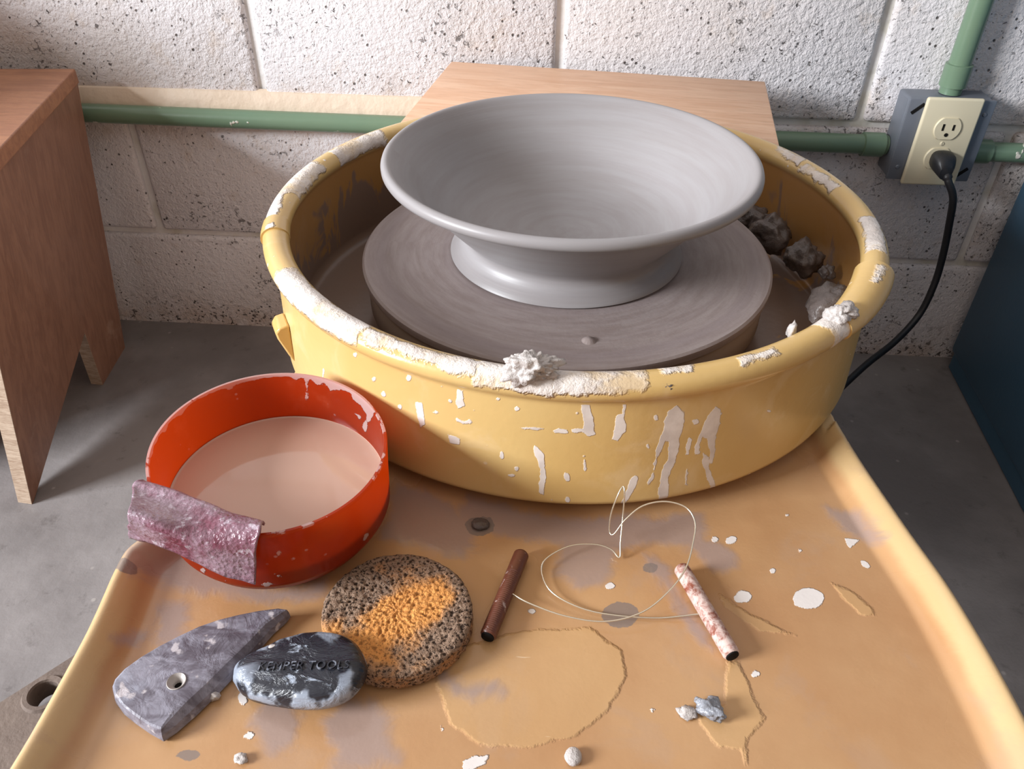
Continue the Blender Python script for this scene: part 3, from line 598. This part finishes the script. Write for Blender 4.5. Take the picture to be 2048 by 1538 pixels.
def sleeve(t0, t1, a, b, name, taper):
    v = []; f = []; n = 26; m_ = 24
    for i in range(n+1):
        t = t0+(t1-t0)*i/n; s = 1-taper*(i/n)**2
        for k in range(m_):
            q = 2*PI*k/m_; v.append(((RR+a*s*math.cos(q)+.0005)*math.cos(t), (RR+a*s*math.cos(q)+.0005)*math.sin(t), ZR+b*s*math.sin(q)))
    for i in range(n):
        for k in range(m_): l = (k+1) % m_; f.append((i*m_+k, i*m_+l, (i+1)*m_+l, (i+1)*m_+k))
    f.append(tuple(range(m_))); f.append(tuple(n*m_+k for k in range(m_)))
    o = pyobj(name, v, f, PAN, sp_t); V = np.array(v); th = np.arctan2(V[:, 1], V[:, 0]); nn = len(V)
    rho = np.hypot(V[:, 0], V[:, 1])
    lo, hi = (t0, t1) if t0 < t1 else (t1, t0)
    d = np.minimum((th-(lo+.62*(hi-lo)))*RR, (lo+.94*(hi-lo)-th)*RR); d = np.minimum(d, .003-np.abs(rho-RR-.003)); attr(o, 'slip', np.full(nn, -.02)); attr(o, 'smear', np.clip(d, -.03, .006)); attr(o, 'inside', np.zeros(nn)); return o
sleeve(aR, aR-.36, .0132, .0108, 'rim_sleeve', .22)
sleeve(aL, aL-.10, .0106, .0092, 'rim_sleeve', .06)
# small moulded latch tab on the outside, left
tb = cyl(577, 668, .229, (PC.x, PC.y))
ta = math.atan2(tb[1]-PC.y, tb[0]-PC.x)-.03
v = []; f = []; tabs = [(.0, .020), (.007, .019), (.0105, .015), (.0095, .009), (.004, -.006), (.0, -.014)]
for s in (-.010, .010):
    for d, z in tabs: v.append((.2275+d, s*(1 if d < .008 else .8), .040+z))
k = len(tabs); f = [tuple(range(k)), tuple(range(2*k-1, k-1, -1))]+[(i, (i+1) % k, k+(i+1) % k, k+i) for i in range(k)]
o = pyobj('latch_tab', v, f, PAN, sp_t, .5); o.rotation_euler[2] = ta
for nm, val in (('slip', -.02), ('smear', -.03), ('inside', 0)): attr(o, nm, np.full(2*k, val))
bv = o.modifiers.new('bevel', 'BEVEL'); bv.width = .0015; bv.segments = 2
# drain block on the pan floor, right
bm = bmesh.new(); box(bm, -.022, .022, -.012, .012, 0, .016, .003, 2); o = bmobj('drain_block', bm, PAN, sp_t); q = at(1585, 700, .03)-np.array(PC)
rr = math.hypot(q[0], q[1]); rr2 = .1925; o.location = (q[0]*rr2/rr, q[1]*rr2/rr, .0133); o.rotation_euler[2] = -.1
nv_ = len(o.data.vertices)
for nm, val in (('slip', -.02), ('smear', -.03), ('inside', .6)): attr(o, nm, np.full(nv_, val))

# ---- bat and thrown bowl
bt = thing('throwing_bat', 'flat round clay-coated bat under the grey bowl', 'bat', (0, 0, HZ+.0002))
BZ = .0693-HZ-.0002
v, f = lathe([(0, BZ), (.05, BZ), (.1, BZ), (.1605, BZ), (.1622, BZ-.0014), (.1624, BZ-.003), (.1615, BZ-.0075), (.1585, BZ-.0085), (.155, 0.0), (0, 0)], 200); o = pyobj('disc', v, f, BATM, bt, .5)
q = at(1178, 681, .0695)
v, f = lathe([(0, .0022), (.0028, .0019), (.0042, .0006), (.0052, 0)], 20); o = pyobj('bat_pin', v, f, BATM, bt); o.location = (q[0], q[1], BZ)
pot = [(0, .0), (.090, .0), (.0925, .0012), (.0915, .0032), (.0870, .0068), (.0830, .0110), (.0812, .0150), (.0820, .0185), (.0860, .0235), (.0930, .0305), (.1010, .0390), (.1090, .0480), (.1170, .0575), (.1240, .0660), (.1285, .0700), (.1312, .0707)]
rc, zc, rr = .1368, .0748, .0047
pot += [(.1345, .0708), (.1385, .0708), (.1402, .0716), (.1411, .0732), (.1412, .0752), (.1404, .0774), (.1390, .0787), (.1372, .0791), (.1354, .0786), (.1340, .0774)]
pot += [(.1290, .0728), (.1210, .0640), (.1130, .0545), (.1040, .0440), (.0940, .0340), (.0830, .0255), (.0700, .0195), (.0540, .0160), (.0350, .0148), (.0150, .0146), (0, .0145)]
v, f = lathe(pot, 220); bo = pyobj('clay_bowl', v, f, POTM, None, 1.4); bo.location = (0, 0, .0695)
tag(bo, 'freshly thrown wide grey clay bowl standing on the round bat', 'bowl')

# ---- red water bowl
RBX, RBY, RBH, RBR = -.1662, -.2475, .068, .0680
def warp(a, z): return 1+(.038*math.cos(2*(a-2.36))*min(1, max(0, z/.05)))
rprof = [(0, .0), (.040, .0), (.047, .0012), (.0535, .0070), (.0600, .0150), (.0640, .0215), (.0655, .0245)]+[(.0655+(RBR-.0655)*i/24, .0245+(RBH-.0255)*i/24) for i in range(1, 25)]
rprof += [(RBR-.0004, RBH), (RBR-.0018, RBH)]+[(RBR-.0022-(RBR-.0655)*i/24, RBH-.001-(RBH-.0255)*i/24) for i in range(0, 25)]+[(.0615, .0215), (.050, .008), (.044, .003), (0, .003)]
rb = thing('water_bowl', 'orange-red plastic bowl of cloudy slip water on the deck', 'bowl', (RBX, RBY, .0))
v, f = lathe(rprof, 260, warp=warp); o = pyobj('shell', v, f, REDP, rb, .9)
V = np.array(v); th = np.arctan2(V[:, 1], V[:, 0]); rho = np.hypot(V[:, 0], V[:, 1])
ins = np.tile(np.arange(len(rprof)) > 31, 260); S = np.stack([th*RBR, V[:, 2]], 1)
def inpoly(p):
    q = np.array([cyl(x, y, RBR-.002, (RBX, RBY), True) for x, y in p]); return np.stack([np.arctan2(q[:, 1]-RBY, q[:, 0]-RBX)*RBR, q[:, 2]], 1)
zs = lambda p: zo(p, 230, 720, 3.203)
ip = [inpoly(zs(p)) for p in ([(1210, 80), (1250, 80), (1235, 160), (1245, 240), (1220, 250), (1225, 170)], [(1330, 90), (1500, 150), (1510, 190), (1440, 180), (1390, 190), (1360, 150)], [(1530, 180), (1640, 240), (1690, 320), (1650, 400), (1640, 450), (1610, 420), (1640, 340), (1590, 270), (1540, 240)],
      [(560, 200), (700, 140), (680, 190), (620, 235), (570, 240)], [(360, 320), (420, 280), (400, 350), (370, 370)], [(1560, 320), (1610, 350), (1590, 360)], [(700, 120), (820, 90), (800, 140), (720, 150)])]
si = fieldmax(S, ip); topz = RBH-V[:, 2]
nz = np.array([mnoise.noise(Vector((math.cos(t)*3, math.sin(t)*3, 0)))*.6+mnoise.noise(Vector((math.cos(t)*9, math.sin(t)*9, 4)))*.6 for t in th])
bk = np.clip(math.cos(.6)*0+np.cos(th-2.2)*1.3+.2, -.6, 1); edge_in = .0022*bk-.0012+.009*nz-topz; si = np.where(ins, np.maximum(si, np.minimum(edge_in, .01)), -.02)
lipm = np.tile(np.array([30 <= k <= 33 for k in range(len(rprof))]), 260); si[lipm] = np.maximum(si[lipm], .0022*bk[lipm]+.004*nz[lipm])
def outpoly(p):
    q = np.array([cyl(x, y, .0655, (RBX, RBY)) for x, y in p]); return np.stack([np.arctan2(q[:, 1]-RBY, q[:, 0]-RBX)*RBR, q[:, 2]], 1)
op = [outpoly(zs(p)) for p in (ell(1050, 1213, 13, 16), ell(1135, 1243, 18, 14), ell(400, 1190, 18, 24, rot=.6), ell(450, 1245, 12, 9), ell(505, 1260, 10, 8), ell(612, 1345, 18, 12), ell(1590, 1125, 14, 26, rot=.5), [(930, 1430), (1000, 1410), (1030, 1425), (970, 1448)], [(1000, 1345), (1080, 1370), (1060, 1385)], ell(700, 1412, 20, 7, rot=.5), ell(558, 1355, 18, 14))]
so = fieldmax(S, op); si = np.where(ins | lipm, si, so)
attr(o, 'slip', si); attr(o, 'inside', ins.astype(float))
WL = .0345
v, f = lathe([(0, WL), (.03, WL), (.055, WL), (.0620, WL), (.0638, WL+.0004), (.0643, WL+.0012)], 120, warp=warp); o = pyobj('water', v, f, WATER, rb); o['label'] = 'cloudy pinkish grey slip water'

# ---- purple rubber rib hung over the bowl's edge
cc = (RBX, RBY)
rows = [[tuple(at(x, y, .0685)) for x, y in ((282, 962), (335, 978), (402, 1004), (466, 1030), (527, 1047))],
        [tuple(at(x, y, .0735)) for x, y in ((272, 963), (327, 977), (398, 1003), (464, 1029), (527, 1044))],
        [tuple(at(x, y, .0745)) for x, y in ((264, 985), (318, 1003), (390, 1030), (455, 1052), (523, 1062))],
        [tuple(cyl(x, y, r, cc)) for x, y, r in ((259, 1030, .084), (310, 1048, .080), (380, 1076, .0765), (448, 1096, .0755), (514, 1098, .0760))],
        [tuple(cyl(x, y, r, cc)) for x, y, r in ((261, 1074, .082), (300, 1084, .079), (365, 1108, .0755), (440, 1147, .0745), (513, 1169, .0755))]]
NU, NV = 60, 44; grid = []
cols = [spline([Vector(r[i]) for r in rows], 11) for i in range(5)]
for j in range(len(cols[0])): grid.append(spline([c_[j] for c_ in cols], 15))
nr, nc = len(grid), len(grid[0]); v = []
for j in range(nr):
    for i in range(nc):
        p = grid[j][i]; e = min(i, nc-1-i, nr-1-j)
        wob = Vector((mnoise.noise(p*90), mnoise.noise(p*90+Vector((5, 0, 0))), mnoise.noise(p*90+Vector((0, 7, 0)))))*(.0013 if e < 2 else .0004); v.append(p+wob)
f = [(j*nc+i, j*nc+i+1, (j+1)*nc+i+1, (j+1)*nc+i) for j in range(nr-1) for i in range(nc-1)]
pr = pyobj('rubber_rib', v, f, PURP, None, None); smooth(pr.data); sd = pr.modifiers.new('thickness', 'SOLIDIFY'); sd.thickness = .0014; sd.offset = 0
tag(pr, 'curled purple rubber rib smeared with clay, hung over the bowl\'s edge', 'pottery tool')

# ---- grey wooden rib with a hole
rp = [(580, 1228), (560, 1224), (520, 1229), (480, 1237), (440, 1247), (400, 1261), (360, 1280), (320, 1301), (285, 1322), (252, 1346), (232, 1368), (226, 1384), (230, 1402), (246, 1424), (268, 1442), (298, 1463), (325, 1478), (352, 1460), (390, 1427), (432, 1386), (470, 1346), (510, 1304), (545, 1264), (572, 1240)]
Z1 = .0095; bot = [Vector(at(x, y, .0045)) for x, y in rp]; n = len(bot)
cen = sum(bot, Vector())/n; hole = Vector(at(353, 1363, Z1)); bm = bmesh.new()
ins_w = [.0012]*16+[.0025, .0045, .0065, .0062, .0058, .0052, .0045, .003]
def inset(i, wd):
    a, b, c_ = bot[i-1], bot[i], bot[(i+1) % n]; d = ((b-a).normalized()+(c_-b).normalized()).normalized(); nn = Vector((-d.y, d.x, 0))
    return b+nn*wd
sgn = 1 if sum((bot[i].x*bot[(i+1) % n].y-bot[(i+1) % n].x*bot[i].y) for i in range(n)) > 0 else -1
def ring(wf, z): return [bm.verts.new(Vector((*(inset(i, sgn*wf(i))[:2]), z))) for i in range(n)]
L0 = ring(lambda i: .0012, .0004); L1 = ring(lambda i: 0, .0022); L2 = ring(lambda i: ins_w[i]*.25, .0060); L3 = ring(lambda i: ins_w[i]*.85, .0090); L4 = ring(lambda i: ins_w[i]*1.0+.0008, Z1)
for a, b in ((L0, L1), (L1, L2), (L2, L3), (L3, L4)):
    for i in range(n): bm.faces.new((a[i], a[(i+1) % n], b[(i+1) % n], b[i]))
hv = [bm.verts.new(hole+Vector((math.cos(2*PI*i/24)*.0043, math.sin(2*PI*i/24)*.0043, 0))) for i in range(24)]
for x in hv: x.co.z = Z1
hb = [bm.verts.new(Vector((x.co.x, x.co.y, .0004))) for x in hv]
es = [bm.edges.get((L4[i], L4[(i+1) % n])) for i in range(n)]+[bm.edges.new((hv[i], hv[(i+1) % 24])) for i in range(24)]
bmesh.ops.triangle_fill(bm, edges=es, use_beauty=True)
es = [bm.edges.get((L0[i], L0[(i+1) % n])) for i in range(n)]+[bm.edges.new((hb[i], hb[(i+1) % 24])) for i in range(24)]
bmesh.ops.triangle_fill(bm, edges=es, use_beauty=True)
for i in range(24): bm.faces.new((hv[i], hv[(i+1) % 24], hb[(i+1) % 24], hb[i]))
wr = thing('wooden_rib', 'grey clay-smeared tapering rib with a round hole, on the deck', 'pottery tool', (hole.x, hole.y, 0))
adopt(bmobj('blade', bm, RIBM, None, .30), wr)
v, f = lathe([(.0043, Z1+.0002), (.0049, Z1+.0002), (.0046, Z1+.0006), (.0039, Z1), (.0029, Z1-.0016), (.0021, Z1-.0024), (.0019, .0012)], 24); o = pyobj('hole_lining', v, f, RIBH, wr)
v, f = lathe([(0, .0052), (.0020, .0052)], 12); o = pyobj('hole_bottom', v, f, SLOT, wr)

# ---- black rubber tool
kp = [(466, 1362), (470, 1340), (490, 1322), (530, 1303), (570, 1285), (610, 1275), (650, 1272), (690, 1279), (718, 1297), (733, 1325), (734, 1352), (722, 1376), (695, 1398), (655, 1412), (610, 1415), (560, 1410), (515, 1402), (485, 1390)]
base = [Vector(at(x, y, .0066+.010*(x-466)/268)) for x, y in kp]; base = [Vector((p.x, p.y, max(0, p.z-.0066))) for p in spline(base+[base[0]], 4)[:-1]]; cen = sum(base, Vector())/len(base); n = len(base)
prof = [(.0, 0.0003), (.80, .0003), (.94, .0022), (1.0, .0068), (.975, .0105), (.90, .0133), (.78, .0146), (.6, .0152), (.4, .0154), (.2, .0155), (.0, .0155)]
v = []; f = []; ed = []
for s, z in prof:
    for p in base:
        q = cen.lerp(p, s); v.append((q.x-cen.x, q.y-cen.y, z+q.z+(.0006*mnoise.noise(q*160) if z > .01 else 0))); ed.append(s if z > .002 else 1)
for j in range(len(prof)-1):
    for i in range(n): l = (i+1) % n; f.append((j*n+i, j*n+l, (j+1)*n+l, (j+1)*n+i))
kt = thing('rubber_tool', 'black rounded rubber finishing tool with raised lettering and wet slip, beside the sponge', 'pottery tool', (cen.x, cen.y, 0))
o = pyobj('body', v, f, BLKR, kt); attr(o, 'edge', ed)
cu = bpy.data.curves.new('lettering', 'FONT'); cu.body = 'KEMPER TOOLS'; cu.size = .0064; cu.extrude = .0005; cu.align_x = 'CENTER'; cu.space_character = 1.08
to = bpy.data.objects.new('lettering_source', cu); COL.objects.link(to); bpy.context.view_layer.update()
tm = bpy.data.meshes.new_from_object(to.evaluated_get(bpy.context.evaluated_depsgraph_get())); bpy.data.objects.remove(to)
o = link('lettering', tm, LETT, kt); o['label'] = 'raised black lettering'
p1, p2 = Vector(at(515, 1338, .0172)), Vector(at(700, 1337, .0235)); d = p2-p1; mid = (p1+p2)/2
o.location = (mid.x-cen.x, mid.y-cen.y-.001, .0162+cen.z); o.rotation_euler = (0, -math.atan(.010/.064), math.atan2(d.y, d.x))

# ---- sponge
sc0, sR, sH = Vector((*at(794, 1219, .0140)[:2], 0)), .0404, .0140
nr, na = 90, 260; v = []; f = []; dirt = []; pore = []
prof = []
for j in range(nr+1):
    s = j/nr*(sR+sH*.95+.02)
    if s < sR-.003: prof.append((s, sH))
    elif s < sR-.003+.0047: t = (s-(sR-.003))/.0047*PI/2; prof.append((sR-.003+.003*math.sin(t), sH-.003+.003*math.cos(t)))
    elif s < sR-.003+.0047+sH-.006: prof.append((sR, sH-.003-(s-(sR-.003+.0047))))
    else: t = min(1, (s-(sR-.003+.0047+sH-.006))/.02); prof.append((sR-.003-t*.012, max(.0003, .003-t*.004)))
shift = Vector((-.006, -.012, 0))
for j, (r, z) in enumerate(prof):
    for i in range(na):
        a = 2*PI*i/na; rr = r*(1+.02*math.cos(2*a+.6)); p = Vector((rr*math.cos(a), rr*math.sin(a), z))
        nr_ = Vector((math.cos(a), math.sin(a), 0)) if z < sH-.002 else Vector((0, 0, 1))
        h = mnoise.noise(p*420)*.5+mnoise.noise(p*900)*.5; big = mnoise.noise(p*70)
        cell_ = mnoise.voronoi(p*330)[0][0]; po = max(0, .46-cell_)*2.4
        if z < .001: h = 0; po = 0; big = 0
        p = p+nr_*(h*.0011+big*.0007-po*.0012); p.z = max(p.z, .0003); v.append(p); pore.append(min(1, po*1.6+max(0, -h)*.6))
        q = p-Vector((.004, -.010, 0)); tt = max(0, min(1, ((p.x+.012)*.030+(p.y+.019)*.031)/(.030**2+.031**2))); dd = math.hypot(p.x+.012-.030*tt, p.y+.019-.031*tt)/(.0175-.006*tt)
        dirt.append(min(1, max(0, dd*.80-.34))+.62*mnoise.noise(p*48+Vector((3, 1, 0)))+.3*mnoise.noise(p*120) if z > sH-.002 else .66+.25*mnoise.noise(p*60))
for j in range(len(prof)-1):
    for i in range(na): l = (i+1) % na; f.append((j*na+i, j*na+l, (j+1)*na+l, (j+1)*na+i))
f.append(tuple(len(v)-na+i for i in range(na)))
sg = pyobj('sponge', v, f, SPNG, None, None); smooth(sg.data); sg.location = sc0; attr(sg, 'dirt', dirt); attr(sg, 'pore', pore)
tag(sg, 'round orange sponge with a grey dirty porous top, on the deck', 'sponge')

# ---- clay cutting wire with two handles
wc = thing('clay_cutting_wire', 'coiled clay cutting wire with two short wooden handles on the deck', 'clay cutter', (*at(1230, 1170, 0)[:2], 0))
hr = .0046
def handle_cap(o, b, d, r):
    v, f = tube([b-d*.0010, b+d*.0004, b+d*.0008], [r*.84, r*.78, r*.45], 20); e = pyobj('end_cap', v, f, SLOT); adopt(e, o)
def mk(a, b, mat, nm, gr):
    a, b = Vector(a), Vector(b); n = 170; P = []; R_ = []; L = (b-a).length
    for i in range(n+1):
        t = i/n; e = min(t, 1-t)*L; rr = hr
        if e < .0018: rr = hr*(.74+.26*math.sin(e/.0018*PI/2))
        elif gr and t > .28: rr = hr*(1-.05*(.5+.5*math.sin(t*L/.0013*2*PI)))
        P.append(a.lerp(b, t)); R_.append(rr)
    v, f = tube(P, R_, 24); o = adopt(pyobj('handle', v, f, mat), wc); o['label'] = nm; handle_cap(o, b, (b-a).normalized(), hr); return o
h1a, h1b = at(1044, 1106, .0050), at(975, 1274, .0050); h2a, h2b = at(1361, 1134, .0050), at(1465, 1312, .0050)
mk(h1a, h1b, HND1, 'dark brown ridged wooden handle', True); mk(h2a, h2b, HND2, 'pale clay-dusted wooden handle', False)
wp = [(1025, 1188, .006), (1060, 1207, .006), (1130, 1232, .005), (1210, 1243, .005), (1285, 1224, .009), (1340, 1180, .014), (1372, 1135, .018), (1386, 1085, .022), (1390, 1045, .026), (1372, 1015, .029), (1330, 1003, .030), (1285, 1012, .026), (1250, 1040, .018), (1228, 1068, .010), (1219, 1062, .010), (1222, 1028, .020), (1236, 990, .032), (1246, 973, .036), (1249, 985, .034), (1246, 1030, .020), (1241, 1085, .008), (1239, 1115, .002), (1222, 1099, .004), (1190, 1089, .006), (1140, 1092, .007), (1095, 1115, .006), (1083, 1140, .004), (1098, 1178, .003), (1140, 1207, .002), (1205, 1227, .0015), (1310, 1236, .0015), (1400, 1228, .004)]
P = spline([at(x, y, z) for x, y, z in wp], 10); v, f = tube(P, .00050, 8); o = adopt(pyobj('wire', v, f, WIRE), wc); o['label'] = 'thin pale metal wire in loops'

# ---- clay lumps
def lump(name, loc, size, mat, label, cat, seed, rough=.45, sub=4, group=None, flat=0.0, rz=0):
    bm = bmesh.new(); bmesh.ops.create_icosphere(bm, subdivisions=sub, radius=1)
    s0 = Vector((seed*7.3, seed*3.1, seed*1.7))
    for x in bm.verts:
        p = x.co.copy(); d = 1+rough*mnoise.noise(p*1.3+s0)+rough*.55*mnoise.noise(p*2.9+s0)+rough*.3*mnoise.noise(p*6+s0); c_ = mnoise.voronoi(p*1.6+s0)[0]; d -= rough*.35*max(0, .22-(c_[1]-c_[0]))*3
        q = p*d; x.co = Vector((q.x*size[0], q.y*size[1], q.z*size[2]))
    zm = min(x.co.z for x in bm.verts); lo = zm*(1-.25) if not flat else zm*flat
    for x in bm.verts: x.co.z = max(x.co.z, lo)
    for x in bm.verts: x.co.z -= lo
    o = bmobj(name, bm, mat, None, None); smooth(o.data); o.location = loc; o.rotation_euler[2] = rz; return tag(o, label, cat, group)
G_ = 'clay lumps in and on the splash pan'
q = at(1052, 763, ZR+.006); t_ = math.atan2(q[1], q[0])
lump('clay_lump', (RR*math.cos(t_)+PC.x, (RR+.002)*math.sin(t_)+PC.y, ZR+.0030), (.0150, .0085, .0092), CLAYL, 'pale torn clay lump stuck on the front rim of the splash pan', 'clay', 3, .6, 5, G_)
def far(xp, yp, R): return cyl(xp, yp, R, (PC.x, PC.y), True)
for i, (xp, yp, R, sz, lab) in enumerate(((1540, 470, .196, (.021, .016, .017), 'dark wet clay lump nearest the bowl rim inside the pan'), (1503, 440, .194, (.015, .013, .014), 'dark clay lump half hidden behind the bowl rim'), (1608, 517, .198, (.016, .014, .015), 'dark rounded clay lump against the inner pan wall, in the middle'), (1655, 545, .207, (.006, .006, .006), 'small dark clay crumb at the end of the lump row in the pan'), (1662, 612, .197, (.022, .016, .012), 'broad flat clay smear pile on the pan floor by the wall'))):
    p = far(xp, yp, R); z = max(.0138, p[2]-sz[2]*.8); print('lump', p, z)
    lump('clay_lump', (p[0], p[1], z), sz, CLAYD, lab, 'clay', 11+i, .36, 4, G_, rz=math.atan2(p[1], p[0])+PI/2)
lump('clay_lump', (*at(1612, 690, .0135)[:2], .0137) if 0 else (*(np.array([math.cos(T(1612, 690)), math.sin(T(1612, 690))])*.212+np.array([PC.x, PC.y])), ZR-.001), (.003, .003, .0065), CLAYL, 'small pale pointed clay flake on the inner edge of the pan rim', 'clay', 23, .4, 3, G_)
lump('clay_lump', (*(np.array([math.cos(T(1690, 655)), math.sin(T(1690, 655))])*RR+np.array([PC.x, PC.y])), ZR+.004), (.011, .008, .0055), CLAYL, 'pale rough clay lump on the pan rim below the sleeve', 'clay', 27, .5, 4, G_, rz=.8)
lump('clay_lump', (*(np.array([math.cos(T(1333, 780)), math.sin(T(1333, 780))])*(RR+.006)+np.array([PC.x, PC.y])), ZR-.0015), (.0045, .003, .004), CLAYD, 'small grey clay dab on the front rim of the pan', 'clay', 29, .4, 3, G_)
G2 = 'clay crumbs on the deck'
lump('clay_crumb', (*at(1420, 1422, .002)[:2], .0003), (.0078, .0048, .0045), CLAYB, 'blue grey wet clay crumb on the deck below the pale handle', 'clay', 31, .5, 4, G2, rz=-.6)
lump('clay_crumb', (*at(1376, 1428, 0)[:2], .0002), (.0050, .0040, .0012), CLAYL, 'thin flaky clay scrap beside the blue grey crumb', 'clay', 33, .6, 3, G2)
lump('clay_crumb', (*at(1146, 1517, 0)[:2], .0002), (.0042, .0048, .0022), CLAYL, 'smooth pale clay drop near the front of the deck', 'clay', 37, .08, 3, G2)
lump('clay_crumb', (*at(961, 1052, 0)[:2], .0002), (.0058, .0048, .0022), CLAYD, 'dark smooth clay drop on the deck in front of the pan', 'clay', 41, .12, 3, G2)
lump('clay_crumb', (*at(549, 1302, .014)[:2], .0135), (.0032, .0028, .0026), CLAYL, 'pale round clay crumb on the edge of the black tool', 'clay', 43, .25, 3, G2)
lump('clay_crumb', (*at(428, 1392, .003)[:2], .0003), (.0030, .0022, .0026), CLAYL, 'pale clay crumb stuck to the lower edge of the grey rib', 'clay', 47, .35, 3, G2)
lump('clay_crumb', (*at(483, 1520, 0)[:2], .0002), (.0034, .0026, .0016), CLAYL, 'white clay scrap near the front left of the deck', 'clay', 49, .45, 3, G2)
